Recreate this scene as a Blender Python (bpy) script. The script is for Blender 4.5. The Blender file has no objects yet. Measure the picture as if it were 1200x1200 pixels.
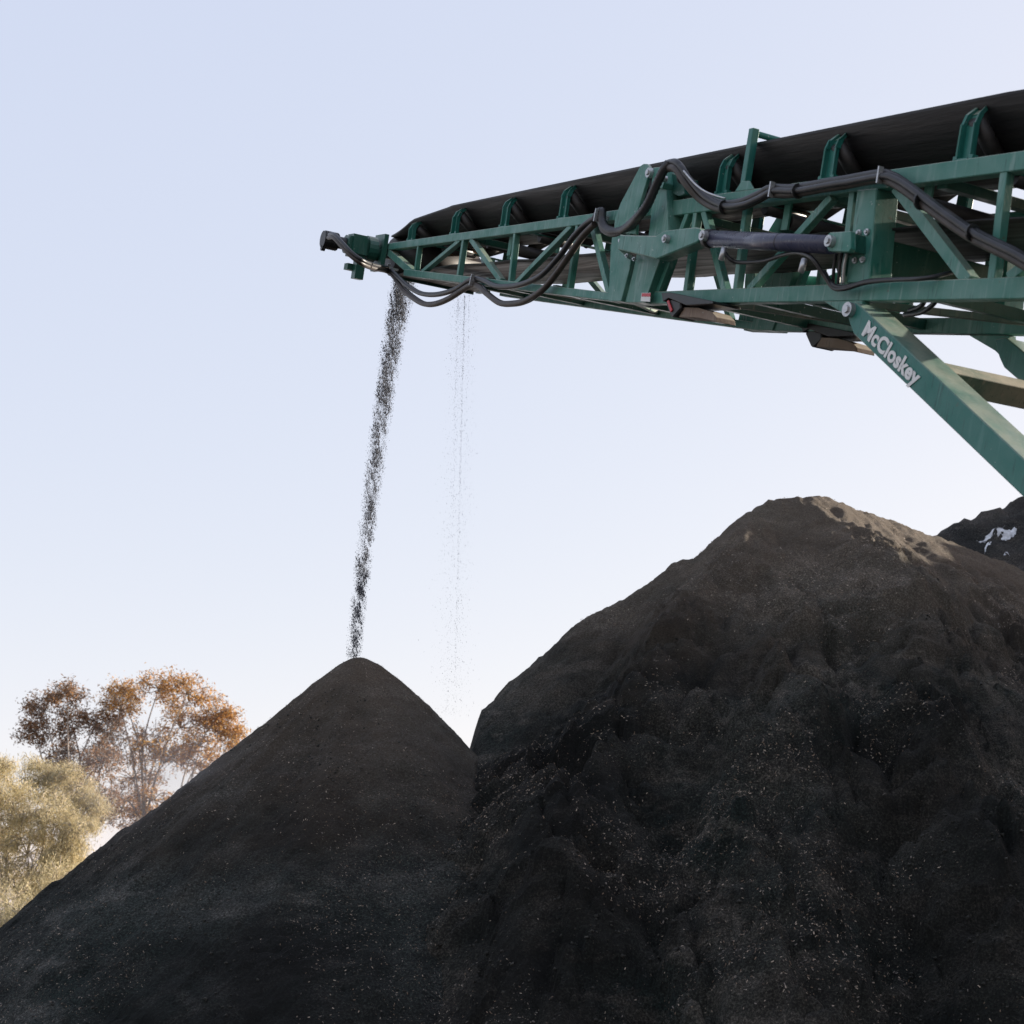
import bpy, bmesh, math, random
import numpy as np
from mathutils import Matrix, Vector
random.seed(7); rng = np.random.default_rng(7)
S = bpy.context.scene; COL = S.collection
PI = math.pi
F, PITCH, CAMZ = 1800.0, math.radians(16), 1.7

# ------------------------------------------------------------------ camera
cam = bpy.data.cameras.new('camera'); co = bpy.data.objects.new('camera', cam); COL.objects.link(co)
co.location = (0, 0, CAMZ); co.rotation_euler = (PI/2 + PITCH, 0, 0)
cam.sensor_width = 36; cam.lens = 36*F/1200; cam.clip_start = .1; cam.clip_end = 4000
cam.dof.use_dof = True; cam.dof.focus_distance = 14; cam.dof.aperture_fstop = 3.5
S.camera = co
CR = Matrix.Rotation(PI/2 + PITCH, 3, 'X')
CP = Vector((0, 0, CAMZ))
def ray(px, py): return CR @ Vector((px - 600, 600 - py, -F))
def at(px, py, dist):                       # the point seen at that pixel at forward distance dist
    r = ray(px, py); return CP + r*(dist/r.y)
def proj(p):
    q = CR.transposed() @ (Vector(p) - CP); return 600 - F*q.x/q.z, 600 + F*q.y/q.z

# ------------------------------------------------------------------ materials
def mat(name):
    m = bpy.data.materials.new(name); m.use_nodes = True
    nt = m.node_tree; b = nt.nodes['Principled BSDF']
    return m, nt, b
def nd(nt, t, **k):
    n = nt.nodes.new(t)
    for a, v in k.items():
        if a in n.inputs: n.inputs[a].default_value = v
        else: setattr(n, a, v)
    return n
def coords(nt, scale=(1, 1, 1)):
    t = nd(nt, 'ShaderNodeTexCoord'); mp = nd(nt, 'ShaderNodeMapping'); mp.inputs['Scale'].default_value = scale
    nt.links.new(t.outputs['Object'], mp.inputs['Vector']); return mp.outputs['Vector']
def noise(nt, vec, scale, detail=4, rough=.55):
    n = nd(nt, 'ShaderNodeTexNoise'); n.inputs['Scale'].default_value = scale
    n.inputs['Detail'].default_value = detail; n.inputs['Roughness'].default_value = rough
    nt.links.new(vec, n.inputs['Vector']); return n.outputs['Fac']
def ramp(nt, fac, stops):
    r = nd(nt, 'ShaderNodeValToRGB'); e = r.color_ramp.elements
    while len(e) < len(stops): e.new(.5)
    for i, (p, c) in enumerate(stops):
        e[i].position = p; e[i].color = (c[0], c[1], c[2], 1) if not isinstance(c, (int, float)) else (c, c, c, 1)
    nt.links.new(fac, r.inputs['Fac']); return r.outputs['Color']
def mix(nt, fac, a, b, mode='MIX'):
    m = nd(nt, 'ShaderNodeMix', data_type='RGBA', blend_type=mode)
    for sock, v in ((m.inputs[0], fac), (m.inputs[6], a), (m.inputs[7], b)):
        if isinstance(v, bpy.types.NodeSocket): nt.links.new(v, sock)
        else: sock.default_value = v if not isinstance(v, tuple) else (*v, 1)
    return m.outputs[2]
def bump(nt, b, h, strength, dist):
    n = nd(nt, 'ShaderNodeBump'); n.inputs['Strength'].default_value = strength; n.inputs['Distance'].default_value = dist
    nt.links.new(h, n.inputs['Height']); nt.links.new(n.outputs['Normal'], b.inputs['Normal'])
def paint(name, base, dust, rust=(.10, .05, .028), amount=.5, rough=.42, ledge=.5):
    m, nt, b = mat(name); v = coords(nt); st = coords(nt, (9, 9, .9))
    d = ramp(nt, noise(nt, v, 2.3, 6), [(.35, 0.0), (.75, amount)])
    c = mix(nt, d, base, dust)
    s = ramp(nt, noise(nt, st, 3, 5), [(.54, 0.0), (.72, .6)])
    g2 = ramp(nt, noise(nt, coords(nt, (14, 14, 1.4)), 4, 5), [(.60, 0.0), (.70, .65)])
    c = mix(nt, s, c, dust)
    c = mix(nt, g2, c, tuple(x*.35 for x in base))                # dark grease runs
    wsp = ramp(nt, noise(nt, v, 30, 3, .6), [(.70, 0.0), (.73, .7)]); c = mix(nt, wsp, c, (.45, .48, .46))   # chipped specks
    r = ramp(nt, noise(nt, v, 13, 6, .7), [(.66, 0.0), (.71, .85)])
    c = mix(nt, r, c, rust)
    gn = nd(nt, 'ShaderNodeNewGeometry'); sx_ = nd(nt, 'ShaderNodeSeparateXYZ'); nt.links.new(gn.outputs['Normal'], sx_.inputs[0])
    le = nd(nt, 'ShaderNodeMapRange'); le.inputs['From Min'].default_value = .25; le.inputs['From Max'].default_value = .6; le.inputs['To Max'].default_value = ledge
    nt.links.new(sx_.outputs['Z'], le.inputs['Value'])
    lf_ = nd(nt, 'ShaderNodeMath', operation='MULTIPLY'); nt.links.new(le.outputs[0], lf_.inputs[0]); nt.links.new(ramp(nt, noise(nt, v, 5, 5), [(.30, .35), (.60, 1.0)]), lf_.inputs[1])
    c = mix(nt, lf_.outputs[0], c, (.44, .41, .34))               # dust on ledges, with the cream of sunlit top faces put into its colour
    nt.links.new(c, b.inputs['Base Color'])
    rr = ramp(nt, noise(nt, v, 8, 4), [(.3, rough - .1), (.7, rough + .2)])
    nt.links.new(rr, b.inputs['Roughness'])
    bump(nt, b, noise(nt, v, 60, 3), .12, .004)
    return m
def plain(name, c, rough=.5, metal=0.0, var=.25, scale=20):
    m, nt, b = mat(name); v = coords(nt)
    dk = tuple(x*(1 - var) for x in c); lt = tuple(min(1, x*(1 + var)) for x in c)
    nt.links.new(ramp(nt, noise(nt, v, scale, 5), [(.3, dk), (.7, lt)]), b.inputs['Base Color'])
    b.inputs['Roughness'].default_value = rough; b.inputs['Metallic'].default_value = metal
    return m
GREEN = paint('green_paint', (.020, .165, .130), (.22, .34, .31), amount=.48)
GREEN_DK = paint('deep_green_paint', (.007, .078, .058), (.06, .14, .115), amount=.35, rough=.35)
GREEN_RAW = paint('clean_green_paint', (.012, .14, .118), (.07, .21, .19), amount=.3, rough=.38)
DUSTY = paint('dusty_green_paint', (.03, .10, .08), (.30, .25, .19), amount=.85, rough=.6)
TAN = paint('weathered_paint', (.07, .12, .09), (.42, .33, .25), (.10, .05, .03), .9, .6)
BLACKP = plain('black_paint', (.015, .016, .018), .45)
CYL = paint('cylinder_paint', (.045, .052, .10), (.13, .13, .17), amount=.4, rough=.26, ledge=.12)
HOSE = plain('hose_rubber', (.019, .020, .025), .40, 0, .5, 9)
HOSEB = plain('brown_hose', (.040, .032, .029), .5, 0, .5, 9)
STEEL = plain('zinc_steel', (.46, .47, .49), .38, .7, .2, 40)
WHITE = plain('white_vinyl', (.72, .73, .74), .5, 0, .06, 30)
RED = plain('red_lens', (.45, .02, .03), .25, 0, .2)
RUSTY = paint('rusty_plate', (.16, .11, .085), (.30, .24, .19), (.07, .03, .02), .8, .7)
ROLL = plain('roller_rubber', (.03, .028, .03), .5)

m, nt, b = mat('belt_rubber'); v = coords(nt, (.25, 5, 5))
nt.links.new(ramp(nt, noise(nt, v, 2.2, 6), [(.3, (.006, .006, .0072)), (.62, (.011, .0105, .0125)), (.8, (.030, .027, .030))]), b.inputs['Base Color'])
nt.links.new(ramp(nt, noise(nt, v, 3.5, 5), [(.3, .42), (.7, .7)]), b.inputs['Roughness'])
bump(nt, b, noise(nt, coords(nt, (.6, 6, 6)), 6, 5), .25, .02)
BELT = m
m, nt, b = mat('worn_belt_rubber'); v = coords(nt, (.12, 9, 9))
nt.links.new(ramp(nt, noise(nt, v, 2.0, 5), [(.35, (.012, .011, .012)), (.52, (.020, .018, .020)), (.68, (.055, .050, .053))]), b.inputs['Base Color'])
nt.links.new(ramp(nt, noise(nt, v, 2.6, 5), [(.3, .38), (.7, .65)]), b.inputs['Roughness']); b.inputs['Specular IOR Level'].default_value = .3
BELTR = m

def mulch(name, dark, mid, light, crest):
    m, nt, b = mat(name); v = coords(nt)
    fine = noise(nt, v, 48, 8, .8); big = noise(nt, v, .75, 6, .6); band = noise(nt, coords(nt, (1, .6, 2.4)), 1.6, 6, .65)
    c = mix(nt, ramp(nt, big, [(.38, 0.0), (.64, 1.0)]), dark, mid)
    c = mix(nt, ramp(nt, band, [(.52, 0.0), (.72, .75)]), c, light)
    c = mix(nt, .9, c, ramp(nt, fine, [(.34, .05), (.50, .7), (.66, 3.2)]), 'MULTIPLY')
    fl = nd(nt, 'ShaderNodeTexVoronoi'); fl.inputs['Scale'].default_value = 42
    dv = noise(nt, v, 9, 3)
    nt.links.new(coords(nt, (1, 1, .55)), fl.inputs['Vector'])
    fleck = ramp(nt, fl.outputs['Distance'], [(.05, 1.0), (.16, 0.0)])
    mk = ramp(nt, fl.outputs['Color'], [(.58, 0.0), (.80, .8)])
    mm = nd(nt, 'ShaderNodeMath', operation='MULTIPLY')
    nt.links.new(fleck, mm.inputs[0]); nt.links.new(mk, mm.inputs[1])
    c = mix(nt, mm.outputs[0], c, (.22, .175, .14))
    # broad damp and dusty areas with ragged edges
    dm = ramp(nt, noise(nt, coords(nt, (1, 1, 1.3)), .42, 8, .62), [(.38, .24), (.50, .9), (.62, 1.9)])
    c = mix(nt, 1.0, c, dm, 'MULTIPLY')
    # paler upwards: drier material, plus the brighter light there put into the colour
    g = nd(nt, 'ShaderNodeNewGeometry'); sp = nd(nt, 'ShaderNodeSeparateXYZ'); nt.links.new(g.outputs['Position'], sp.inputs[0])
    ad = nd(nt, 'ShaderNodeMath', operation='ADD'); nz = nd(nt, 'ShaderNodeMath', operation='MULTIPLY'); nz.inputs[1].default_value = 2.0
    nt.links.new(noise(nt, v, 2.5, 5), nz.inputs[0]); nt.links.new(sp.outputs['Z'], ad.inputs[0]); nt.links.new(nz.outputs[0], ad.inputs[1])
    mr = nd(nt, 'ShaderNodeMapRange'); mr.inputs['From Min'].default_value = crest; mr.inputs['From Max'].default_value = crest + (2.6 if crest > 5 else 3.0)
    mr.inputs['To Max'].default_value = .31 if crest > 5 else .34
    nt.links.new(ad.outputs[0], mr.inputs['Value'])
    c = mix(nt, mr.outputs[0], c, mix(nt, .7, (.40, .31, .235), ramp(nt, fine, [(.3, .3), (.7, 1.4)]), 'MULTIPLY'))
    nt.links.new(c, b.inputs['Base Color'])
    b.inputs['Roughness'].default_value = .92
    if 'Specular IOR Level' in b.inputs: b.inputs['Specular IOR Level'].default_value = .25
    bump(nt, b, fine, 1.0, .06)
    return m

# ------------------------------------------------------------------ object helpers
def link(name, me, parent=None, mats=()):
    o = bpy.data.objects.new(name, me); COL.objects.link(o)
    for mm in mats: me.materials.append(mm)
    if parent is not None: o.parent = parent
    return o
def tag(o, label=None, cat=None, group=None, kind=None):
    if label: o['label'] = label
    if cat: o['category'] = cat
    if group: o['group'] = group
    if kind: o['kind'] = kind
    return o
def fin(bm, name, m, parent=None, smooth=False):
    bmesh.ops.recalc_face_normals(bm, faces=bm.faces[:])
    me = bpy.data.meshes.new(name); bm.to_mesh(me); bm.free()
    if smooth: me.polygons.foreach_set('use_smooth', [True]*len(me.polygons))
    return link(name, me, parent, (m,) if not isinstance(m, (list, tuple)) else m)
def from_arrays(name, verts, faces, m, parent=None, smooth=False, midx=None):
    """verts (n,3), faces (k, 3 or 4) numpy"""
    me = bpy.data.meshes.new(name); n, k = faces.shape
    me.vertices.add(len(verts)); me.vertices.foreach_set('co', np.asarray(verts, np.float32).ravel())
    me.loops.add(n*k); me.loops.foreach_set('vertex_index', faces.astype(np.int32).ravel())
    me.polygons.add(n); me.polygons.foreach_set('loop_start', np.arange(0, n*k, k, dtype=np.int32))
    if midx is not None: me.polygons.foreach_set('material_index', midx.astype(np.int32))
    if smooth: me.polygons.foreach_set('use_smooth', np.ones(n, bool))
    me.update(calc_edges=True); me.validate()
    return link(name, me, parent, (m,) if not isinstance(m, (list, tuple)) else m)

# ------------------------------------------------------------------ conveyor frame: u along the boom (towards its foot), s across it (away), v up
Dc = Vector((61.7, -15.2, .072*F)).normalized()            # blender camera looks down -Z
D = (CR @ Dc).normalized()
h = -D; V = (Vector((0, 0, 1)) - h*h.z).normalized()
Sx = D.cross(V)*-1
if Sx.dot(Vector((0, 1, 0))) < 0: Sx = -Sx
Z2 = 1.22*F/math.sqrt(61.7**2 + 15.2**2 + (.072*F)**2)
r0 = ray(527, 273); O = CP + r0*(Z2/F)
R3 = Matrix((D, Sx, V)).transposed()
def Q(px, py, s=0.0):                                     # pixel -> (u, s, v) on the boom plane at s
    r = ray(px, py); t = ((O - CP).dot(Sx) + s)/r.dot(Sx)
    p = CP + r*t - O
    return Vector((p.dot(D), s, p.dot(V)))
def W(l): return O + R3 @ Vector(l)
def PQ(l): return proj(W(l))
# width of the truss from the two leg pins
near_pin = Q(997, 364); best = min((abs(PQ((near_pin.x, w, near_pin.z))[0] - 1175) + 2*abs(PQ((near_pin.x, w, near_pin.z))[1] - 403), w) for w in np.arange(.6, 2, .02))
WD = best[1]
print('BOOM width', WD, best, 'incl', math.degrees(math.asin(h.z)), 'pin', PQ((near_pin.x, WD, near_pin.z)), 'origin', O, 'D', D, 'S', Sx, 'V', V)

root = bpy.data.objects.new('stacking_conveyor', None); COL.objects.link(root)
tag(root, 'dark green lattice boom conveyor reaching in from the right, tipping mulch onto the pointed pile', 'conveyor')

def px(pts, s=0.0, z=None, ox=0, oy=0, k=1.0):           # list of pixel points (zoom coords) -> list of (u, v)
    out = []
    for x, y in pts:
        q = Q(ox + x/k, oy + y/k, s); out.append((q.x, q.z))
    return out
def add_prism(bm, uv, s0, s1):
    a = [bm.verts.new((u, s0, v)) for u, v in uv]; c = [bm.verts.new((u, s1, v)) for u, v in uv]
    bm.faces.new(a); bm.faces.new(c[::-1]); n = len(a)
    for i in range(n): bm.faces.new((a[i], c[i], c[(i+1) % n], a[(i+1) % n]))
def prism(name, uv, s0, s1, m, parent=root, bev=.004):
    bm = bmesh.new(); add_prism(bm, uv, s0, s1)
    if bev:
        bmesh.ops.recalc_face_normals(bm, faces=bm.faces[:])
        bmesh.ops.bevel(bm, geom=bm.edges[:], offset=bev, segments=1, affect='EDGES', clamp_overlap=True)
    return fin(bm, name, m, parent)
def add_box(bm, lo, hi):
    x0, y0, z0 = lo; x1, y1, z1 = hi
    add_prism(bm, [(x0, z0), (x1, z0), (x1, z1), (x0, z1)], y0, y1)
def add_beam(bm, a, b2, wu, hv, up=Vector((0, 0, 1))):    # rectangular bar from a to b2
    a = Vector(a); b2 = Vector(b2); d = (b2 - a).normalized(); x = d.cross(up)
    if x.length < 1e-3: x = d.cross(Vector((1, 0, 0)))
    x.normalize(); y = x.cross(d)
    c = []
    for p in (a, b2):
        c.append([bm.verts.new(p + x*i*wu/2 + y*j*hv/2) for i, j in ((-1, -1), (1, -1), (1, 1), (-1, 1))])
    bm.faces.new(c[0][::-1]); bm.faces.new(c[1])
    for i in range(4): bm.faces.new((c[0][i], c[0][(i+1) % 4], c[1][(i+1) % 4], c[1][i]))
def beam(name, a, b2, wu, hv, m, parent=root, up=Vector((0, 0, 1))):
    bm = bmesh.new(); add_beam(bm, a, b2, wu, hv, up)
    bmesh.ops.recalc_face_normals(bm, faces=bm.faces[:])
    bmesh.ops.bevel(bm, geom=bm.edges[:], offset=.004, segments=1, affect='EDGES', clamp_overlap=True)
    return fin(bm, name, m, parent)
def add_cyl(bm, a, b2, r, r2=None, n=20):
    a = Vector(a); b2 = Vector(b2); d = (b2 - a); L = d.length
    q = Vector((0, 0, 1)).rotation_difference(d.normalized()).to_matrix().to_4x4()
    bmesh.ops.create_cone(bm, cap_ends=True, segments=n, radius1=r, radius2=r if r2 is None else r2, depth=L,
                          matrix=Matrix.Translation((a + b2)/2) @ q)
def cyl(name, a, b2, r, m, parent=root, r2=None, n=20):
    bm = bmesh.new(); add_cyl(bm, a, b2, r, r2, n)
    bmesh.ops.recalc_face_normals(bm, faces=bm.faces[:])
    e = [e for e in bm.edges if e.calc_face_angle(0) > 1]
    bmesh.ops.bevel(bm, geom=e, offset=min(.006, r*.2), segments=2, affect='EDGES')
    for f in bm.faces: f.smooth = len(f.verts) == 4
    return fin(bm, name, m, parent)
def spline(pts, per=6):
    P = [Vector(p) for p in pts]; out = []
    for i in range(len(P) - 1):
        p0 = P[max(i-1, 0)]; p1 = P[i]; p2 = P[i+1]; p3 = P[min(i+2, len(P)-1)]
        for k in range(per):
            t = k/per
            out.append(.5*((2*p1) + (p2-p0)*t + (2*p0-5*p1+4*p2-p3)*t*t + (3*p1-p0-3*p2+p3)*t**3))
    out.append(P[-1]); return out
def add_tube(bm, pts, r, n=8, corr=0):
    prev = None; ring0 = None; nx = None
    for i, p in enumerate(pts):
        d = (pts[min(i+1, len(pts)-1)] - pts[max(i-1, 0)]).normalized()
        if nx is None:
            nx = d.orthogonal().normalized()
        else:
            nx = (nx - d*nx.dot(d)).normalized()
        ny = d.cross(nx); rr = (r(i/(len(pts)-1)) if callable(r) else r)*(1 + (corr if i % 2 else 0))
        ring = [bm.verts.new(p + (nx*math.cos(2*PI*k/n) + ny*math.sin(2*PI*k/n))*rr) for k in range(n)]
        if prev:
            for k in range(n): bm.faces.new((prev[k], prev[(k+1) % n], ring[(k+1) % n], ring[k])).smooth = True
        else: bm.faces.new(ring[::-1])
        prev = ring
    bm.faces.new(prev)
def hose(pts, r, m=HOSE, name='hose', parent=root, s=-.07, off=(0, 0), corr=0, per=6):
    P = []
    for p in pts:
        q = Q(p[0] + off[0], p[1] + off[1], p[2] if len(p) > 2 else s); P.append(q)
    bm = bmesh.new(); add_tube(bm, spline(P, per), r, 8, corr)
    return fin(bm, name, m, parent)
def pin(x, y, r, s, parent, name='pin', depth=.035):
    c = Q(x, y, s); bm = bmesh.new()
    add_cyl(bm, (c.x, s, c.z), (c.x, s - depth, c.z), r, None, 18); add_cyl(bm, (c.x, s - depth, c.z), (c.x, s - depth - .012, c.z), r*.55, None, 6)
    return fin(bm, name, STEEL, parent)
def mirror_copy(o, parent):                                # far side of the boom: the same part reflected across its middle
    me = o.data.copy(); 
    for vtx in me.vertices: vtx.co.y = WD - vtx.co.y
    me.flip_normals(); c = link(o.name.split('.')[0], me, parent)
    return c

# ---- chords
UEND = 12.5                                                  # boom runs on past the picture
def chord_poly(top, bot, ext=None):
    t = px(top); b_ = px(bot)
    return t, b_
headt = px([(446, 286), (500, 279), (610, 262), (730, 245), (782, 237)]); headb = px([(445, 293.5), (500, 287.5), (610, 273), (730, 257), (782, 249.5)])
hbt = px([(476, 315.5), (542, 322.5), (642, 335), (717, 343), (752, 347)]); hbb = px([(471, 323), (542, 331), (642, 344), (717, 353), (752, 357)])
mtt = px([(790, 234.5), (847, 227), (963, 209), (1070, 194.5), (1200, 176.7)]); mtb = px([(790, 252), (873, 242), (963, 230), (1076, 214), (1200, 199)])
mbt = px([(742, 342.5), (830, 339), (970, 334), (1090, 328), (1200, 323.5)]); mbb = px([(740, 356), (830, 354.8), (970, 353.5), (1090, 352), (1200, 349)])
def fit(pts):
    a = np.array(pts); return np.polyfit(a[:, 0], a[:, 1], 1)
lines = {k: fit(v_) for k, v_ in dict(ht=headt, hb=headb, bt=hbt, bb=hbb, mt=mtt, mb=mtb, nt=mbt, nb=mbb).items()}
L = lambda k, u: float(np.polyval(lines[k], u))
print({k: [round(float(x), 3) for x in v_] for k, v_ in lines.items()})
u_h0 = Q(445, 290).x; u_h1 = Q(778, 245).x; u_m0 = Q(786, 243).x; u_b0 = Q(473, 319).x; u_b1 = Q(741, 350).x; u_n0 = Q(743, 349).x
print('u', u_h0, u_h1, u_m0, u_b0, u_b1, 'right edge u', Q(1200, 188).x, Q(1200, 336).x)
TH = .085
def bar_uv(kt, kb, u0, u1): return [(u0, L(kb, u0)), (u1, L(kb, u1)), (u1, L(kt, u1)), (u0, L(kt, u0))]
def make_truss():
    bm = bmesh.new()
    for kt, kb, a, e in (('ht', 'hb', u_h0, u_h1), ('bt', 'bb', u_b0, u_b1), ('mt', 'mb', u_m0, UEND), ('nt', 'nb', u_n0, UEND)):
        add_prism(bm, bar_uv(kt, kb, a, e), 0, TH)
    bmesh.ops.recalc_face_normals(bm, faces=bm.faces[:]); bmesh.ops.bevel(bm, geom=bm.edges[:], offset=.005, segments=1, affect='EDGES')
    t = fin(bm, 'side_truss', GREEN, root)
    br = [((449, 291), (481, 319), .075), ((489, 287), (485, 317), .035), ((537.5, 281), (493, 318), .042), ((541.5, 281), (535, 323), .045),
          ((550, 280), (585, 329), .052), ((602, 272), (595.5, 330), .042), ((668, 264), (602, 332), .048), ((675, 263), (664, 338), .045), ((691, 261), (711.5, 344), .055),
          ((813.6, 247), (801.5, 341), .05), ((822.5, 247), (847, 341), .055), ((872, 241), (860, 339), .05), ((972, 230), (875, 339), .055), ((997, 224), (984.5, 335), .052),
          ((1047, 218), (1132, 329), .072), ((1175, 200), (1160, 326), .056), ((805, 247), (768, 344), .05)]
    segs = [(Q(*a), Q(*c), w) for a, c, w in br]
    dlast = segs[12]; du = segs[15][0].x - segs[13][0].x          # carry the pattern on past the picture
    extra = []
    uu = segs[15][1].x + .12; step = 1.02
    while uu < UEND - 1:
        extra += [(Vector((uu + step, 0, L('mb', uu + step))), Vector((uu, 0, L('nt', uu))), .06),
                  (Vector((uu + step + .12, 0, L('mb', uu))), Vector((uu + step + .1, 0, L('nt', uu))), .055),
                  (Vector((uu + step + .22, 0, L('mb', uu))), Vector((uu + 2*step + .1, 0, L('nt', uu))), .06)]
        uu += 2*step + .25
    for a, c, w in segs + extra:
        d = Vector((c.x - a.x, 0, c.z - a.z)).normalized(); n = Vector((-d.z, 0, d.x))*w/2
        uv = [(a.x + n.x, a.z + n.z), (c.x + n.x, c.z + n.z), (c.x - n.x, c.z - n.z), (a.x - n.x, a.z - n.z)]
        prism('brace', uv, .006, .006 + max(.055, w), GREEN, t, .003)
    return t
near = make_truss(); near['label'] = 'near side lattice of the boom'
far = mirror_copy(near, root); far['label'] = 'far side lattice of the boom'
for c in [c for c in near.children]: mirror_copy(c, far)

# ---- cross members between the two sides
for x, kk in ((497, 'h'), (560, 'h'), (640, 'h'), (715, 'h'), (800, 'm'), (866, 'm'), (925, 'm'), (1075, 'm'), (1180, 'm')):
    u = Q(x, 330).x; v_ = (L('bb', u) + .05) if kk == 'h' else (L('nb', u) + .055)
    bm = bmesh.new(); add_beam(bm, (u, TH + .002, v_), (u, WD - TH - .002, v_), .07, .07); fin(bm, 'cross_beam', GREEN_DK, root)
for x0, x1 in ((565, 640), (720, 640), (805, 866), (930, 1075), (1185, 1080)):
    a = Q(x0, 340).x; c = Q(x1, 340).x; kb = 'bb' if x0 < 730 else 'nb'
    beam('lateral_brace', (a, TH + .05, L(kb, a) + .05), (c, WD - TH - .05, L(kb, c) + .05), .06, .045, DUSTY)
for x in (1090, 960, 800, 660, 560):
    u = Q(x, 215).x; k = 'mb' if x > 780 else 'hb'
    beam('cross_beam', (u, TH + .002, L(k, u) + .01), (u, WD - TH - .002, L(k, u) + .01), .09, .06, GREEN_DK)
u = Q(1000, 285).x
q0 = Q(1004, 297)
beam('cross_beam', (q0.x + .04, .12, q0.z), (q0.x + .04, WD - .12, q0.z), .10, .22, GREEN_DK)

# ---- main posts (near and far)
pf = px([(1006, 223), (1029, 221), (1020, 331), (993, 332)])
def post():
    o = prism('main_post', pf, -.012, .16, GREEN, root, .006)
    for x, y in ((1007.5, 273), (1017, 272), (1003, 305.5), (1012, 304.5)): pin(x, y, .02, -.012, o, 'bolt', .012)
    return o
p1 = post(); p2 = mirror_copy(p1, root)
for c in p1.children: mirror_copy(c, p2)

# ---- belt, pulleys, idlers
SE, SI = .07, .40
edge_px = [(453, 271.5), (464, 266.5), (482.7, 259), (495.6, 254.5), (529.6, 243), (549, 238), (587.6, 229), (625.5, 224), (680, 212), (730, 201), (790, 189), (850, 177), (970, 152), (1070, 132.5), (1200, 108)]
eq = [Q(x, y, SE) for x, y in edge_px]
eu = np.array([q.x for q in eq]); ev = np.array([q.z for q in eq])
pe = np.polyfit(eu[4:], ev[4:], 2)
def edge_v(u):
    if u < eu[4]: return float(np.interp(u, eu, ev))
    if u > eu[-1]: return L('mt', u) + (ev[-1] - L('mt', eu[-1]))
    return float(np.polyval(pe, u))
def top_v(u): return L('ht', u) if u < u_h1 else (L('mt', u) if u > u_m0 else (L('ht', u_h1)*(u_m0-u) + L('mt', u_m0)*(u-u_h1))/(u_m0-u_h1))
RP = .20
u_p = Q(447, 300).x + .02; v_p = top_v(u_p) - RP + .09                      # head pulley centre
def mid_v(u):
    base = top_v(u) + .045
    f_ = min(1, max(0, (u - u_p)/1.5)); return (v_p + RP)*(1 - f_) + base*f_
secs = []
us = np.concatenate([np.linspace(u_p, eu[4], 14), np.linspace(eu[4] + .15, UEND, 90)])
for u in us:
    f_ = min(1, max(0, (u - u_p)/1.0)); mv = mid_v(u); e = edge_v(u) if u > eu[0] else mv + .01
    if u < eu[2]: e = mv + (edge_v(max(u, eu[0])) - mv)*max(0, (u - u_p)/(eu[2] - u_p))
    si = SI
    secs.append([(u, SE, e), (u, SE + (si - SE)*.45, mv + (e - mv)*.50), (u, si - .04, mv + .02*f_), (u, si + .06, mv), (u, WD - si - .06, mv), (u, WD - si + .04, mv + .02*f_), (u, WD - SE - (si - SE)*.45, mv + (e - mv)*.50), (u, WD - SE, e)])
def loft(bm, secs, th, mi=0):
    n = len(secs[0]); A = []; B = []
    for k, sec in enumerate(secs):
        A.append([bm.verts.new(p) for p in sec]); B.append([bm.verts.new((p[0], p[1], p[2] + th)) for p in sec])
    for k in range(len(secs) - 1):
        for i in range(n - 1):
            for Y, fl in ((A, 0), (B, 1)):
                q = (Y[k][i], Y[k][i+1], Y[k+1][i+1], Y[k+1][i]); f = bm.faces.new(q if fl else q[::-1]); f.smooth = True; f.material_index = mi
        for i in (0, n - 1):
            f = bm.faces.new((A[k][i], A[k+1][i], B[k+1][i], B[k][i])); f.material_index = mi
bm = bmesh.new(); loft(bm, secs, .016)
fin(bm, 'belt', BELT, root)
# return run: round the pulley, then along the boom on its return rollers
SR = .13
v_ret0 = Q(600, 303, SR).z; ur0 = Q(600, 303, SR).x; v_ret1 = Q(1120, 257, SR).z; ur1 = Q(1120, 257, SR).x
def ret_v(u): return v_ret0 + (v_ret1 - v_ret0)*(u - ur0)/(ur1 - ur0)
wrap = []
for k in range(13):
    a = PI/2 + PI*k/12; wrap.append((u_p + (RP + .01)*math.cos(a), v_p + (RP + .01)*math.sin(a)))
vs_ = v_p - RP
for u in np.linspace(u_p + .25, UEND, 40):
    t = min(1, (u - u_p)/1.4); wrap.append((u, vs_*(1-t) + ret_v(u)*t - .018*math.sin((u*2.6) % PI)))
bm = bmesh.new()
secs2 = [[(u, SR + (WD - 2*SR)*j/8, v_ - .004*math.sin(j*1.7 + u*.4)) for j in range(9)] for u, v_ in wrap]
A = [[bm.verts.new(p) for p in s_] for s_ in secs2]
for k in range(len(A) - 1):
    for i in range(8): bm.faces.new((A[k][i], A[k][i+1], A[k+1][i+1], A[k+1][i])).smooth = True
o = fin(bm, 'return_belt', BELTR, root)
sm = o.modifiers.new('thickness', 'SOLIDIFY'); sm.thickness = .014
o = cyl('head_pulley', (u_p, SR - .03, v_p), (u_p, WD - SR + .03, v_p), RP, ROLL, root, n=32)
cyl('shaft', (u_p, -.12, v_p), (u_p, WD + .12, v_p), .045, STEEL, o)
for x in (585, 720, 900, 1060, 1195):
    u = Q(x, 300).x
    r_ = cyl('return_roller', (u, SR - .01, ret_v(u) + .085), (u, WD - SR + .01, ret_v(u) + .085), .055, ROLL, root)
    for s_ in (TH + .004, WD - TH - .02):
        bm = bmesh.new(); add_box(bm, (u - .035, s_, ret_v(u) + .02), (u + .035, s_ + .016, ret_v(u) + .26)); fin(bm, 'hanger', GREEN, r_)

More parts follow.
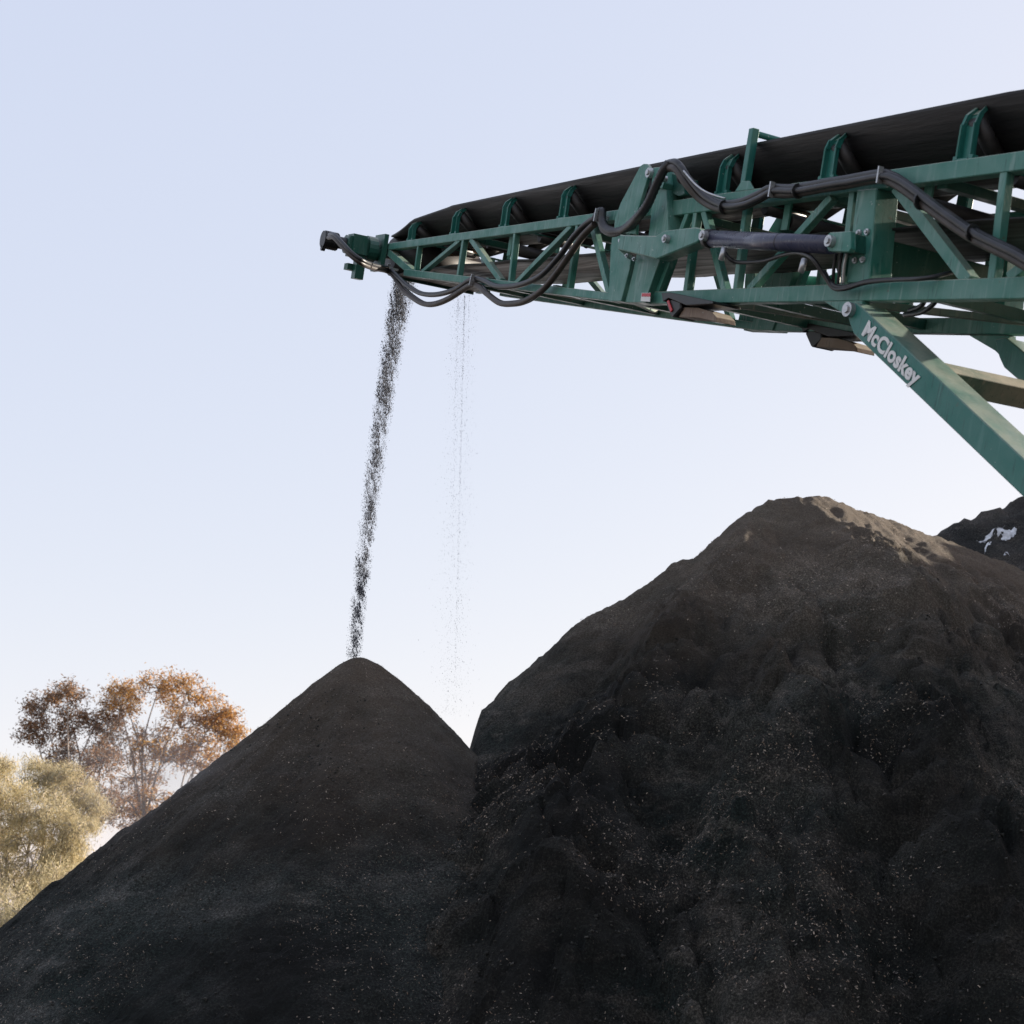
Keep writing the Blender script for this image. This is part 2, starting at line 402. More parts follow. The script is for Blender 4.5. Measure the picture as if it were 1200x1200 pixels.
idl = [(477, 281), (527.5, 273), (585.5, 264.5), (654, 254.5), (740, 243), (840, 227), (963, 208.5), (1123, 186)]
iu = [Q(x, y).x for x, y in idl]; iu += [iu[-1] + 1.22*k for k in (1, 2, 3, 4, 5)]
for i, u in enumerate(iu):
    tv = top_v(u); ee = edge_v(u) - .012; hgt = ee - tv
    mv = mid_v(u)
    f_ = min(1, .62 + .1*i)
    bm = bmesh.new()
    def wing(mirr):
        prof = [(.035, tv - .02), (.030, tv + hgt*.62), (.05, tv + hgt*.80), (.115, tv + hgt*1.0)]
        pr = [((WD - a) if mirr else a, c) for a, c in prof]
        wu = [.052, .048, .046, .030]
        # channel: web plus two flanges
        for k in range(3):
            (s0, v0), (s1, v1) = pr[k], pr[k+1]; dl = (.034 if not mirr else -.034)
            for (o0, o1, t0, t1) in ((-wu[k], -wu[k+1], -.1, .1), ):
                # web, facing outward
                vs = [bm.verts.new(p) for p in ((u - wu[k], s0 + dl, v0), (u + wu[k], s0 + dl, v0), (u + wu[k+1], s1 + dl, v1), (u - wu[k+1], s1 + dl, v1))]; bm.faces.new(vs)
            for sg in (-1, 1):
                a = [(u + sg*wu[k], s0, v0), (u + sg*wu[k], s0 + dl, v0), (u + sg*wu[k+1], s1 + dl, v1), (u + sg*wu[k+1], s1, v1)]
                bm.faces.new([bm.verts.new(p) for p in a])
                a2 = [(u + sg*(wu[k] + .010), s0 - dl*.1, v0), (u + sg*wu[k], s0, v0), (u + sg*wu[k+1], s1, v1), (u + sg*(wu[k+1] + .010), s1 - dl*.1, v1)]
                bm.faces.new([bm.verts.new(p) for p in a2])
    wing(False); wing(True)
    add_box(bm, (u - .05, .02, tv + .002), (u + .05, WD - .02, tv + .012))
    for dx in (-.07, .06):
        for s_ in (.02, WD - .06): add_box(bm, (u + dx, s_, tv + .002), (u + dx + .03, s_ + .04, tv + .028))
    for sI in (SI, WD - SI): add_box(bm, (u - .02, sI - .008, tv + .012), (u + .02, sI + .008, mv - .03))
    fr = fin(bm, 'idler_frame', GREEN_RAW, root); sm = fr.modifiers.new('plate', 'SOLIDIFY'); sm.thickness = .006
    rr = .05
    def drop(p, q):  # keep the roller just under the belt
        return Vector(p), Vector(q)
    cyl('roller', (u, SI + .02, mv - rr - .004), (u, WD - SI - .02, mv - rr - .004), rr, ROLL, fr)
    for m_ in (0, 1):
        X = (lambda s_: WD - s_) if m_ else (lambda s_: s_)
        dv = Vector((SI - SE, mv - ee)).normalized(); nv = Vector((dv.y, -dv.x))*(rr + .012)
        q0 = Vector((SE, ee)) + Vector((SI - SE, mv - ee))*.14 + nv; q1 = Vector((SE, ee)) + Vector((SI - SE, mv - ee))*.9 + nv
        cyl('roller', (u, X(q0.x), q0.y), (u, X(q1.x), q1.y), rr, ROLL, fr)

# ---- head drive: motor and gearbox on the near end of the pulley shaft
bx = lambda s_: PQ((u_p, s_, v_p))
print('pulley px', bx(0), bx(-.6), bx(WD))
gb = bmesh.new()
add_box(gb, (u_p - .12, -.42, v_p - .10), (u_p + .13, -.20, v_p + .14))
bmesh.ops.recalc_face_normals(gb, faces=gb.faces[:]); bmesh.ops.bevel(gb, geom=gb.edges[:], offset=.03, segments=2, affect='EDGES')
gbo = fin(gb, 'gearbox', GREEN_DK, root)
bm = bmesh.new(); add_cyl(bm, (u_p, -.20, v_p + .02), (u_p, -.10, v_p + .02), .14); add_cyl(bm, (u_p, -.44, v_p + .02), (u_p, -.42, v_p + .02), .10); fin(bm, 'flange', GREEN_DK, gbo)
bm = bmesh.new(); add_cyl(bm, (u_p, -.53, v_p + .02), (u_p, -.44, v_p + .02), .066); add_cyl(bm, (u_p, -.70, v_p + .02), (u_p, -.53, v_p + .02), .092)
for k_ in range(7): add_cyl(bm, (u_p, -.68 + .022*k_, v_p + .02), (u_p, -.672 + .022*k_, v_p + .02), .099)
add_cyl(bm, (u_p, -.70, v_p - .075), (u_p, -.66, v_p - .075), .03)
fin(bm, 'motor', BLACKP, gbo)
bm = bmesh.new(); add_box(bm, (u_p - .05, -.30, v_p - .33), (u_p + .07, -.20, v_p - .09)); add_box(bm, (u_p - .16, -.36, v_p - .24), (u_p - .04, -.20, v_p - .17))
fin(bm, 'torque_arm', GREEN_DK, gbo)
bm = bmesh.new(); add_box(bm, (u_p - .14, -.06, v_p - .2), (u_p + .16, -.012, v_p + .2)); add_cyl(bm, (u_p, -.10, v_p), (u_p, -.06, v_p), .09)
br_ = fin(bm, 'bearing_plate', GREEN_DK, root); mirror_copy(br_, root)
sc_ = bmesh.new(); add_box(sc_, (u_p + .12, SR, v_p - RP - .05), (u_p + .14, WD - SR, v_p - RP + .0)); fin(sc_, 'belt_scraper', GREEN_DK, root)

# ---- fold hinge with its linkage
Z4 = dict(ox=720, oy=170, k=5.714)
def hinge(parent=root):
    hp = prism('hinge_post', px([(318, 296), (388, 300), (398, 580), (345, 770), (240, 1062), (108, 1062), (160, 860), (196, 690), (262, 640), (288, 430)], **Z4), -.05, .10, GREEN, parent)
    prism('post_cap', px([(328, 168), (388, 163), (402, 270), (388, 308), (313, 298)], **Z4), -.09, .10, GREEN, hp)
    prism('side_housing', px([(392, 190), (470, 215), (480, 330), (440, 345), (400, 330)], **Z4), -.01, .12, GREEN_DK, hp)
    pin(720 + 347/5.714, 170 + 230/5.714, .024, -.09, hp)
    up = prism('upper_link_plate', px([(236, 156), (256, 142), (280, 142), (298, 165), (300, 190), (212, 475), (205, 612), (58, 600), (64, 510), (105, 400)], **Z4), -.085, -.055, GREEN, parent)
    pin(720 + 250/5.714, 170 + 190/5.714, .038, -.085, up)
    lp = prism('lower_link_plate', px([(40, 612), (90, 600), (90, 720), (165, 785), (155, 850), (100, 1058), (15, 1058), (28, 720)], **Z4), -.075, .02, GREEN, parent)
    pin(720 + 65/5.714, 170 + 645/5.714, .026, -.075, lp); pin(720 + 92/5.714, 170 + 742/5.714, .016, -.075, lp, 'bolt', .015); pin(720 + 140/5.714, 170 + 765/5.714, .016, -.075, lp, 'bolt', .015)
    prism('gusset', px([(0, 850), (22, 780), (30, 1000), (0, 1040), (-40, 1040)], **Z4), -.02, .0, GREEN, lp)
    lk = prism('fold_link', px([(95, 612), (130, 617), (340, 622), (392, 588), (600, 565), (630, 570), (645, 600), (640, 640), (620, 665), (345, 778), (80, 712)], **Z4, s=-.14), -.22, -.10, GREEN, parent, .008)
    pin(720 + 360/5.714, 170 + 632/5.714, .030, -.22, lk); pin(720 + 612/5.714, 170 + 610/5.714, .036, -.22, lk)
    return [hp, up, lp, lk]
hs = hinge()
for o in hs:
    c = mirror_copy(o, root)
    for q in o.children: mirror_copy(q, c)
st = prism('warning_sticker', px([(185, 990), (245, 990), (240, 1050), (178, 1046)], **Z4, s=-.05), -.0535, -.0505, WHITE, hs[0], 0)
prism('warning_band', px([(186, 992), (244, 992), (241, 1015), (183, 1014)], **Z4, s=-.054), -.0558, -.0536, RED, hs[0], 0)

# ---- fold cylinder
ca = Q(829, 279.5, -.16); cb = Q(975, 287, -.16)
def ccyl(f0, f1, r, name, m, parent): return cyl(name, ca + (cb - ca)*f0, ca + (cb - ca)*f1, r, m, parent, n=24)
cy = ccyl(.03, 1.0, .058, 'fold_cylinder', CYL, root)
ccyl(.62, .63, .061, 'strap', BLACKP, cy); ccyl(.0, .05, .066, 'end_collar', BLACKP, cy)
for x, y in ((849, 283), (943, 296)):
    c = Q(x, y + 7, -.2); cyl('hose_fitting', c, c + Vector((0, -.01, -.09)), .02, STEEL, cy)
cl = prism('cylinder_clevis', px([(75, 466), (200, 458), (201, 560), (188, 580), (68, 575), (56, 545), (58, 490)], ox=960, oy=180, k=5, s=-.22), -.24, -.20, GREEN, root)
pin(960 + 77/5, 180 + 517/5, .036, -.24, cl)
prism('clevis_back', px([(100, 470), (205, 466), (205, 575), (100, 575)], ox=960, oy=180, k=5, s=-.1), -.13, -.012, GREEN_DK, cl)
for ch in [cy, cl]:
    c = mirror_copy(ch, root)
    for q in ch.children: mirror_copy(q, c)

# ---- support legs
pe_ = Q(997.5, 363.5, -.03)
lt0, lt1 = Q(1012, 362, -.1), Q(1200, 538, -.1); lb0, lb1 = Q(1000, 391, -.1), Q(1200, 577, -.1)
e_ = Vector((lt1.x - lt0.x, 0, lt1.z - lt0.z)).normalized()
def foot(l): return W(l).z
tmax = 0
pt = Vector((lt1.x, 0, lt1.z)); 
while foot(pt + e_*tmax) > .15 and tmax < 20: tmax += .05
print('leg length beyond frame', tmax, 'foot', W(pt + e_*tmax))
lt2 = pt + e_*tmax; lb2 = Vector((lb1.x, 0, lb1.z)) + e_*tmax
luv = [(Q(991, 357, -.1).x, Q(991, 357, -.1).z), (Q(1003, 354, -.1).x, Q(1003, 354, -.1).z), (lt0.x, lt0.z), (lt2.x, lt2.z), (lb2.x, lb2.z), (lb0.x, lb0.z), (Q(995, 378, -.1).x, Q(995, 378, -.1).z)]
leg = prism('support_leg', luv, -.10, .13, GREEN_RAW, root, .006)
pin(997.5, 363.5, .045, -.10, leg)
ear = prism('leg_lug', px([(967, 353.5), (1012, 352.5), (1012, 362), (1003, 380), (996, 372)]), -.012, .05, GREEN, root)
lf = mirror_copy(leg, root)
for q in leg.children: mirror_copy(q, lf)
mirror_copy(ear, root)
ba = Q(1062, 433, -.1); beam('leg_cross_beam', (ba.x, .132, ba.z), (ba.x, WD - .132, ba.z), .13, .13, TAN, root, Vector((-e_.z, 0, e_.x)))
fa = (lt2 + lb2)/2
bm = bmesh.new(); add_beam(bm, (fa.x, -.3, fa.z), (fa.x, WD + .3, fa.z), .22, .14); fin(bm, 'base_beam', GREEN_DK, root)
# lettering on the leg
cu = bpy.data.curves.new('lettering', 'FONT'); cu.body = 'McCloskey'; cu.size = 1; cu.extrude = .004; cu.offset = .036; cu.resolution_u = 4
cu.space_character = 1.03
tmp = bpy.data.objects.new('lettering', cu); COL.objects.link(tmp)
bpy.context.view_layer.update()
me = bpy.data.meshes.new_from_object(tmp.evaluated_get(bpy.context.evaluated_depsgraph_get())); bpy.data.objects.remove(tmp)
vv = np.array([v_.co[:] for v_ in me.vertices]); x0, x1 = vv[:, 0].min(), vv[:, 0].max()
t0 = Q(1008.5, 394, -.104); t1 = Q(1071, 456, -.104); tc = Q(1018.5, 379.5, -.104)
ex = Vector((t1.x - t0.x, 0, t1.z - t0.z)); Lx = ex.length; ex.normalize(); ey = Vector((-ex.z, 0, ex.x))
if ey.x < 0: ey = -ey
Hy = (tc - t0).dot(ey)
capH = vv[vv[:, 0] < x0 + .3, 1].max(); print('text', Lx, Hy, capH)
for v_ in me.vertices:
    p = t0 + ex*((v_.co.x - x0)/(x1 - x0)*Lx) + ey*(v_.co.y/capH*Hy*1.0 + .016); p.y = -.1045 - (v_.co.z)*.3
    v_.co = p
link('lettering', me, leg, (WHITE,))

# ---- lamps under the boom (one each side)
def lamp(s0, s1, dx, dy, par=root):
    g = lambda pts, s=s0: px([(x + dx*k_, y + dy*k_) for (x, y), k_ in ((p, 5.714) for p in pts)], **Z4, s=s)
    hood = prism('lamp_hood', g([(392, 1006), (450, 1003), (740, 1062), (740, 1080), (560, 1090), (440, 1040), (402, 1065)]), s0 - .10, s1, BLACKP, par, .003)
    body = prism('lamp_body', g([(402, 1068), (445, 1042), (505, 1062), (505, 1110), (455, 1166), (436, 1160)]), s0 - .08, s1 - .02, BLACKP, hood, .01)
    prism('lens', g([(420, 1060), (434, 1052), (458, 1120), (446, 1135)]), s0 - .092, s0 - .081, RED, body, .003)
    prism('guard_plate', g([(505, 1095), (600, 1098), (690, 1125), (722, 1160), (722, 1192), (600, 1165), (470, 1160)]), s0 - .05, s1 - .02, RUSTY, hood, .003)
    return hood
lamp(-.03, .10, 0, 0)
u_l = Q(843, 370).x
hm = [o for o in root.children if o.name.startswith('lamp_hood')][0]
c = mirror_copy(hm, root); c.location.x = 0
for q in hm.children:
    q2 = mirror_copy(q, c)
    for q3 in q.children: mirror_copy(q3, c)

# ---- over-belt frame
ga = Q(874, 213, .03); gt = Q(884, 151, .03)
gp = beam('belt_gantry', (ga.x, .03, ga.z - .02), (gt.x, .03, gt.z), .055, .055, GREEN_RAW, root, Vector((0, 1, 0)))
beam('gantry_post', (ga.x, WD - .03, ga.z - .02), (gt.x, WD - .03, gt.z), .055, .055, GREEN_RAW, gp, Vector((0, 1, 0)))
cyl('gantry_rail', (gt.x, .06, gt.z - .03), (gt.x, WD - .06, gt.z - .03), .022, GREEN_RAW, gp)
prism('gantry_foot', px([(861, 224.5), (869, 212), (878, 212), (883, 221.5)]), .0, .012, GREEN, gp, .002)
prism('gantry_foot', [(x, y) for x, y in px([(861, 224.5), (869, 212), (878, 212), (883, 221.5)])], WD - .012, WD, GREEN, gp, .002)

# ---- hydraulic hoses
def clip(x, y, hgt, s=-.11):
    a = Q(x + 1.5, y - hgt/2, s); c = Q(x - 1.5, y + hgt/2, s)
    bm = bmesh.new(); add_beam(bm, a, c, .012, .035, Vector((0, 1, 0))); add_box(bm, (min(a.x, c.x) - .0, s, (a.z + c.z)/2 - .01), (max(a.x, c.x), 0, (a.z + c.z)/2 + .01))
    fin(bm, 'hose_clip', STEEL, root)
A1 = [(386, 275, -.80), (392, 275, -.83), (402.5, 286, -.80), (413, 297, -.74), (426, 306, -.62), (439, 311, -.38), (454, 314, -.12), (462, 320)]
hose(A1 + [(473, 331), (480, 336.5), (494, 344), (512.6, 345), (534, 339), (552, 327.5), (565, 328), (579, 334.6), (593, 336), (612, 333), (635, 322), (656.7, 299), (671, 279), (685, 264), (698, 255)], lambda t: .020 + .006*min(1, t*2))
hose(A1 + [(472, 335), (480, 342), (495, 351.5), (509, 353), (527, 346.5), (552, 331), (562, 332), (571, 340), (586, 351), (600, 352.5), (617, 349), (637, 336), (654, 316), (668, 296), (685, 272), (698, 259)], lambda t: .022 + .007*min(1, t*2), HOSEB, off=(-1, 3.5))
hose([(566, 335), (579, 350), (593, 356), (612, 356), (626, 350), (640, 337)], .012)
hose([(474, 337), (486, 347), (500, 355), (515, 355), (530, 348)], .010)
hose([(698, 256), (705, 248), (705.5, 258), (709, 266.6), (718, 271.5), (730.5, 269.5), (746, 256, -.15), (758.5, 240, -.17), (769, 217, -.17), (778, 199, -.17), (784, 191, -.15)], .034, corr=.12, per=9)
hose([(698, 252), (703, 246), (703, 258), (707, 270), (719, 275), (733, 271), (748, 259, -.13)], .022)
A4 = [(783, 191, -.14), (794, 191, -.16), (807.5, 210, -.13), (825, 228), (847, 238), (869, 236), (890, 227), (904, 220), (930, 220), (970, 213), (990, 210), (1031, 203), (1046, 206), (1060, 214), (1080, 229), (1103, 246), (1137, 269), (1162, 282), (1187, 294), (1215, 310), (1260, 330)]
hose(A4, .026); hose(A4, .030, HOSEB, off=(-2, 7)); hose(A4, .022, HOSE, off=(3, 3.5), s=-.10)
hose([(801, 200, -.19), (815, 216, -.16), (830, 226, -.14), (850, 232.5, -.12)], .006, STEEL)
for x, y in ((849, 243), (800, 208), (935, 224), (1079, 236), (1140, 273)):
    bm = bmesh.new(); q = Q(x, y, -.085); add_cyl(bm, q + Vector((-.006, 0, 0)), q + Vector((.006, 0, 0)), .050, None, 14); fin(bm, 'cable_tie', BLACKP, root)
clip(455, 314, 10); clip(553, 328, 13); clip(699, 252, 15); clip(904, 222, 18); clip(1031, 205, 20)
hose([(849, 296, -.2), (856, 304, -.16), (867, 307.5, -.12), (895, 306, -.1), (917, 299, -.1), (934, 296, -.14), (951, 302, -.16), (966, 323, -.1), (976, 337), (990, 338.5), (1014, 331.5), (1044, 328), (1085, 326), (1120, 318, .1)], .014)
hose([(966, 318, -.05), (974, 331), (984, 336.5), (1000, 334), (1020, 329), (1060, 327)], .013)
for x in (978.5, 985, 990.5): hose([(x + 2, 297, -.05), (x - 1, 312, -.05), (x - 2.5, 333, -.03)], .011, HOSE if x < 990 else STEEL)
hose([(1100, 345, .25), (1094, 356, .3), (1080, 366, .35), (1060, 369, .4)], .016); hose([(1086, 345, .3), (1080, 358, .35), (1066, 364, .4)], .016)

# root sits on the ground under the legs' foot
shift = Vector((fa.x, WD/2, fa.z)); 
root.rotation_euler = R3.to_euler(); root.location = W(shift)
for c in root.children: c.location = -shift

# ------------------------------------------------------------------ numeric noise for the piles
def vnoise(x, y, seed):
    xi = np.floor(x).astype(np.int64); yi = np.floor(y).astype(np.int64); xf = x - xi; yf = y - yi
    def hsh(a, c):
        n = (a*374761393 + c*668265263 + seed*1442695041) & 0xffffffff
        n = ((n ^ (n >> 13))*1274126177) & 0xffffffff
        return ((n ^ (n >> 16)) & 0xffff)/65535.0
    u = xf*xf*xf*(xf*(xf*6-15)+10); v_ = yf*yf*yf*(yf*(yf*6-15)+10)
    return (hsh(xi, yi)*(1-u) + hsh(xi+1, yi)*u)*(1-v_) + (hsh(xi, yi+1)*(1-u) + hsh(xi+1, yi+1)*u)*v_
def fbm(x, y, oct_, seed, gain=.5, lac=2.03):
    t = 0; a = 1; n = 0
    for i in range(oct_):
        t = t + a*(vnoise(x, y, seed + i*17) - .5); n += a; x = x*lac + 3.1; y = y*lac + 7.7; a *= gain
    return t/n
def envelope(X, Y, ridges, slope):
    H = np.full(X.shape, -9.0)
    for pts in ridges:
        P = []
        for i in range(len(pts) - 1):
            a, c = np.array(pts[i]), np.array(pts[i+1]); n = max(2, int(np.linalg.norm(c - a)/.12))
            P += [a + (c - a)*k/n for k in range(n)]
        P.append(np.array(pts[-1]))
        for p in P:
            d = np.hypot(X - p[0], Y - p[1]); H = np.maximum(H, p[2] - slope*(np.sqrt(d*d + .010) - .10))
    return H
def step_(X, Y, sc, amp, seed, sharp=.02):                 # small broken scarps where the slope has slumped
    n_ = fbm(X*sc, Y*sc*1.25, 5, seed, .5); t = np.clip(n_/sharp*.5 + .5, 0, 1)
    return amp*(t*t*(3 - 2*t) - .5)
def gully(X, Y, sx, sy, amp, seed, wd=.07):
    n_ = np.abs(fbm(X*sx + .6*fbm(X*.7, Y*.7, 3, seed + 5), Y*sy, 4, seed, .5)); return -amp*np.clip(1 - n_/wd, 0, 1)**1.4
def field(name, x0, x1, y0, y1, st, fn, m, floor=-.15):
    nx = int((x1 - x0)/st) + 1; ny = int((y1 - y0)/st) + 1
    X, Y = np.meshgrid(np.linspace(x0, x1, nx), np.linspace(y0, y1, ny)); H = fn(X, Y)
    keep = H > floor
    idx = np.arange(nx*ny).reshape(ny, nx)
    q = np.stack([idx[:-1, :-1], idx[:-1, 1:], idx[1:, 1:], idx[1:, :-1]], -1).reshape(-1, 4)
    k = keep.ravel(); q = q[k[q].any(1)]
    used = np.unique(q); re = np.full(nx*ny, -1); re[used] = np.arange(len(used))
    verts = np.stack([X.ravel(), Y.ravel(), np.maximum(H.ravel(), floor - .2)], -1)[used]
    return from_arrays(name, verts, re[q], m, smooth=True)
def bits(name, parent, fn, n, x0, x1, y0, y1, m, lmin, lmax, zmin=.9, seed=1):
    """slivers of wood lying on a pile's slope"""
    g = np.random.default_rng(seed)
    x = g.uniform(x0, x1, n*4); y = g.uniform(y0, y1, n*4)
    keep = fbm(x*.8, y*.8, 4, 77) + g.normal(0, .08, n*4) > .04; x, y = x[keep][:n], y[keep][:n]
    e = .02; z = fn(x, y); zx = (fn(x + e, y) - z)/e; zy = (fn(x, y + e) - z)/e
    ok = z > zmin; x, y, z, zx, zy = (a[ok] for a in (x, y, z, zx, zy))
    n = len(x); N = np.stack([-zx, -zy, np.ones(n)], -1); N /= np.linalg.norm(N, axis=1)[:, None]
    a = g.normal(size=(n, 3)); T = a - N*(a*N).sum(1)[:, None]; T /= np.linalg.norm(T, axis=1)[:, None]
    B = np.cross(N, T); l = g.uniform(0, 1, n)**2.5*(lmax - lmin) + lmin; w = l*g.uniform(.2, .5, n)
    C = np.stack([x, y, z], -1) + N*.006
    T = T + N*g.normal(0, .25, n)[:, None]
    p = [C - T*l[:, None]/2 - B*w[:, None]/2, C + T*l[:, None]/2 - B*w[:, None]/2, C + T*l[:, None]/2 + B*w[:, None]/2, C - T*l[:, None]/2 + B*w[:, None]/2]
    top = C + N*(w*.5)[:, None]
    verts = np.stack(p + [top], 1).reshape(-1, 3); b0 = np.arange(n)*5
    f = np.concatenate([np.stack([b0 + i, b0 + (i+1) % 4, b0 + 4], -1) for i in range(4)])
    o = from_arrays(name, verts, f, m, parent, False, g.integers(0, 3, len(b0)).repeat(4).reshape(-1, 4).T.ravel())
    o['kind'] = 'stuff'; return o
CHIP = [plain('pale_chip', (.34, .28, .225), .8), plain('brown_chip', (.17, .12, .085), .85), plain('grey_chip', (.16, .14, .125), .85)]

# ---- the discharge trajectory
Apt = W(Q(476, 316, .5))
Hd = Vector((h.x, h.y, 0)).normalized()
Bpt0 = Apt + Hd*1.45
peak = at(421, 770, Bpt0.y)
Bpt = at(414, 769, Bpt0.y)
print('A', Apt, proj(Apt), 'B', Bpt, 'B0', proj(Bpt0), 'peak', peak)

# ---- pointed pile under the boom
def pile_fn(cx, cy, cz):
    def fn(X, Y):
        dx, dy = X - cx, Y - cy; d = np.hypot(dx, dy); th = np.arctan2(dy, dx)
        r = np.sqrt(d*d + .03) - .17
        H = cz - .93*r + .014*r*r
        rill = fbm(th*5.5, d*.35, 4, 5)*np.minimum(1, d/1.5)
        H = H + .20*rill + .22*fbm(X*.9, Y*.9, 5, 9)*np.minimum(1, d/1.2) + .09*fbm(X*6, Y*6, 5, 31, .75)*np.minimum(1, .25 + d/1.5) + np.minimum(1, d/2.5)*(step_(X, Y, .9, .035, 33, .05) + step_(X, Y, 2.0, .025, 35, .05))
        return H
    return fn
f1 = pile_fn(peak.x, peak.y, peak.z)
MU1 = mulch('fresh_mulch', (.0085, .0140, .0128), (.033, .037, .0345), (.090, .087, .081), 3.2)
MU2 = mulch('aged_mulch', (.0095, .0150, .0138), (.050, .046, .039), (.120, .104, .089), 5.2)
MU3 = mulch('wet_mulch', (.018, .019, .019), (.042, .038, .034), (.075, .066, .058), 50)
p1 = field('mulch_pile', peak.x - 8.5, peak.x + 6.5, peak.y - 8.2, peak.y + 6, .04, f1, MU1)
tag(p1, 'smooth pointed dark mulch pile with the falling stream landing on its tip', 'pile', 'heaps of dark mulch')
bits('wood_chips', p1, f1, 26000, peak.x - 6, peak.x + 5, peak.y - 5.5, peak.y + .5, CHIP, .005, .020, seed=3)

# ---- broad weathered pile
def A_(px_, py_, d): p = at(px_, py_, d); return (p.x, p.y, p.z)
ridgeM = [A_(x, y, d) for x, y, d in ((578, 850, 17.6), (586, 831, 17.7), (606, 808, 17.9), (640, 776, 18.1), (700, 719, 18.4), (760, 686, 18.7), (800, 657, 18.9), (824, 653, 19.0), (852, 634, 19.1), (882, 600, 19.3), (906, 587, 19.4), (935, 581, 19.5), (966, 585, 19.7), (1000, 596, 20.0), (1050, 613, 20.4), (1100, 632, 20.8), (1160, 655, 21.0), (1260, 700, 21.3))]
spurA = [A_(x, y, d) for x, y, d in ((945, 584, 19.4), (985, 602, 18.9), (1030, 628, 18.2), (1064, 690, 17.0), (1090, 770, 15.5), (1130, 880, 14.0), (1180, 1000, 12.7))]
spurB = [A_(x, y, d) for x, y, d in ((880, 606, 19.0), (800, 700, 17.4), (730, 810, 16.0), (700, 900, 14.9), (660, 1000, 13.8))]
spurC = [A_(x, y, d) for x, y, d in ((948, 700, 17.1), (950, 720, 16.7), (940, 800, 15.4), (930, 900, 14.0), (915, 1040, 12.6))]
xbluff = A_(563, 850, 17.6)[0]
def f2(X, Y):
    wx = X + .35*fbm(X*.55, Y*.55, 4, 41); wy = Y + .35*fbm(X*.55, Y*.55, 4, 57)
    H = envelope(X, Y, [ridgeM], .92)
    H = np.maximum(H, envelope(wx, wy, [spurA, spurB, spurC], 1.0))
    n1 = fbm(X*.8, Y*.8, 5, 3); n2 = fbm(X*2.1, Y*1.4, 5, 11, .55)
    rg = 1 - np.abs(2*fbm(X*1.15 + .4*n1, Y*.75, 4, 23))*2.0
    ry = np.interp(X, [p[0] for p in ridgeM], [p[1] for p in ridgeM])
    away = np.clip((ry - Y - .25)/2.6, 0.0, 1) ; aw2 = np.clip(np.abs(ry - Y)/.8, .25, 1)
    H = H + away*(.55*n1 - .10 - .16*np.clip(rg - .55, 0, 1)) + aw2*.26*n2 + .12*fbm(X*6.0, Y*6.0, 5, 71, .75)
    H = H + away*(step_(X, Y, .55, .30, 141, .035) + step_(X, Y, 1.1, .17, 143) + step_(X, Y, 2.3, .08, 145)
                  + gully(X, Y, .75, .30, .20, 151, .10) + gully(X, Y, 1.6, .7, .09, 153))
    bluff = np.clip(xbluff - X, 0, 4)*np.clip((Y - 15.6)/1.0, 0, 1)
    H = H - bluff*2.6
    # slumped terraces
    t = .55; ph = (H + .5*fbm(X*.7, Y*.7, 3, 91))/t; fr = ph - np.floor(ph)
    H = H + away*.10*(np.clip(fr*1.6, 0, 1) - fr)*np.clip(fbm(X*.6, Y*.6, 2, 131)*4 + .5, 0, 1)
    return H
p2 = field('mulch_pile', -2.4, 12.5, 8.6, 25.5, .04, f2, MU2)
tag(p2, 'broad lumpy brown-black mulch pile with a sunlit rounded top, largest in view', 'pile', 'heaps of dark mulch')
bits('wood_chips', p2, f2, 60000, -1, 8, 10, 20, CHIP, .005, .024, seed=5)

# ---- third pile, behind on the right, with snow caught in its hollows
ridge3 = [A_(x, y, d) for x, y, d in ((1095, 636, 24.5), (1128, 619, 25), (1160, 605, 25.3), (1186, 596, 25.5), (1196, 588, 25.6), (1230, 586, 25.6))] + [(10.5, 25.2, 9.3), (16.0, 24.1, 9.75), (20, 19, 9.8), (22, 12, 8.8)]  # last points: unseen end of the ridge, added to shade the broad pile
def f3(X, Y):
    H = envelope(X, Y, [ridge3], .82)
    return H + .34*fbm(X*1.1, Y*1.1, 5, 203, .6) + .20*fbm(X*3.2, Y*3.2, 4, 211, .6) + step_(X, Y, .8, .14, 221, .07) + step_(X, Y, 1.5, .08, 223, .06)
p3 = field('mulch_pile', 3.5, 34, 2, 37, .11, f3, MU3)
tag(p3, 'far dark mulch pile at the right edge with thin snow streaks', 'pile', 'heaps of dark mulch')
SNOW = plain('old_snow', (.50, .52, .56), .8, 0, .45, 9)
for cx_, cy_, L_, W_, sd in ((1160, 633, .42, .014, 3), (1180, 629, .26, .032, 5), (1158, 641, .10, .02, 8), (1180, 651, .07, .015, 11)):
    # walk along the pixel's ray until it meets the pile
    r = ray(cx_, cy_).normalized(); t = 17.0
    while t < 36:
        p = CP + r*t
        if p.z < f3(np.array([p.x]), np.array([p.y]))[0]: break
        t += .03
    c = CP + r*t; g = 44
    ang = rng.uniform(-.2, .2)
    xs, ys = np.meshgrid(np.linspace(-1, 1, g), np.linspace(-1, 1, g))
    X = c.x + xs*L_*.8; Y = c.y + .18*xs*L_ + ys*W_*2.6 + .05*np.sin(xs*5 + sd)*L_
    msk = (xs**2 + ys**2) < .42 + 2.2*fbm(xs*2.6 + sd, ys*1.6, 3, sd, .5)
    Z = f3(X, Y) + .008 + .012*(fbm(X*9, Y*9, 3, 5) + .5) + .03*np.clip(1 - xs**2 - ys**2, -.5, 1)
    idx = np.arange(g*g).reshape(g, g); q = np.stack([idx[:-1, :-1], idx[:-1, 1:], idx[1:, 1:], idx[1:, :-1]], -1).reshape(-1, 4)
    q = q[msk.ravel()[q].all(1)]
    if len(q):
        used = np.unique(q); re = np.full(g*g, -1); re[used] = np.arange(len(used))
        from_arrays('snow_patch', np.stack([X.ravel(), Y.ravel(), Z.ravel()], -1)[used], re[q], SNOW, p3, True)

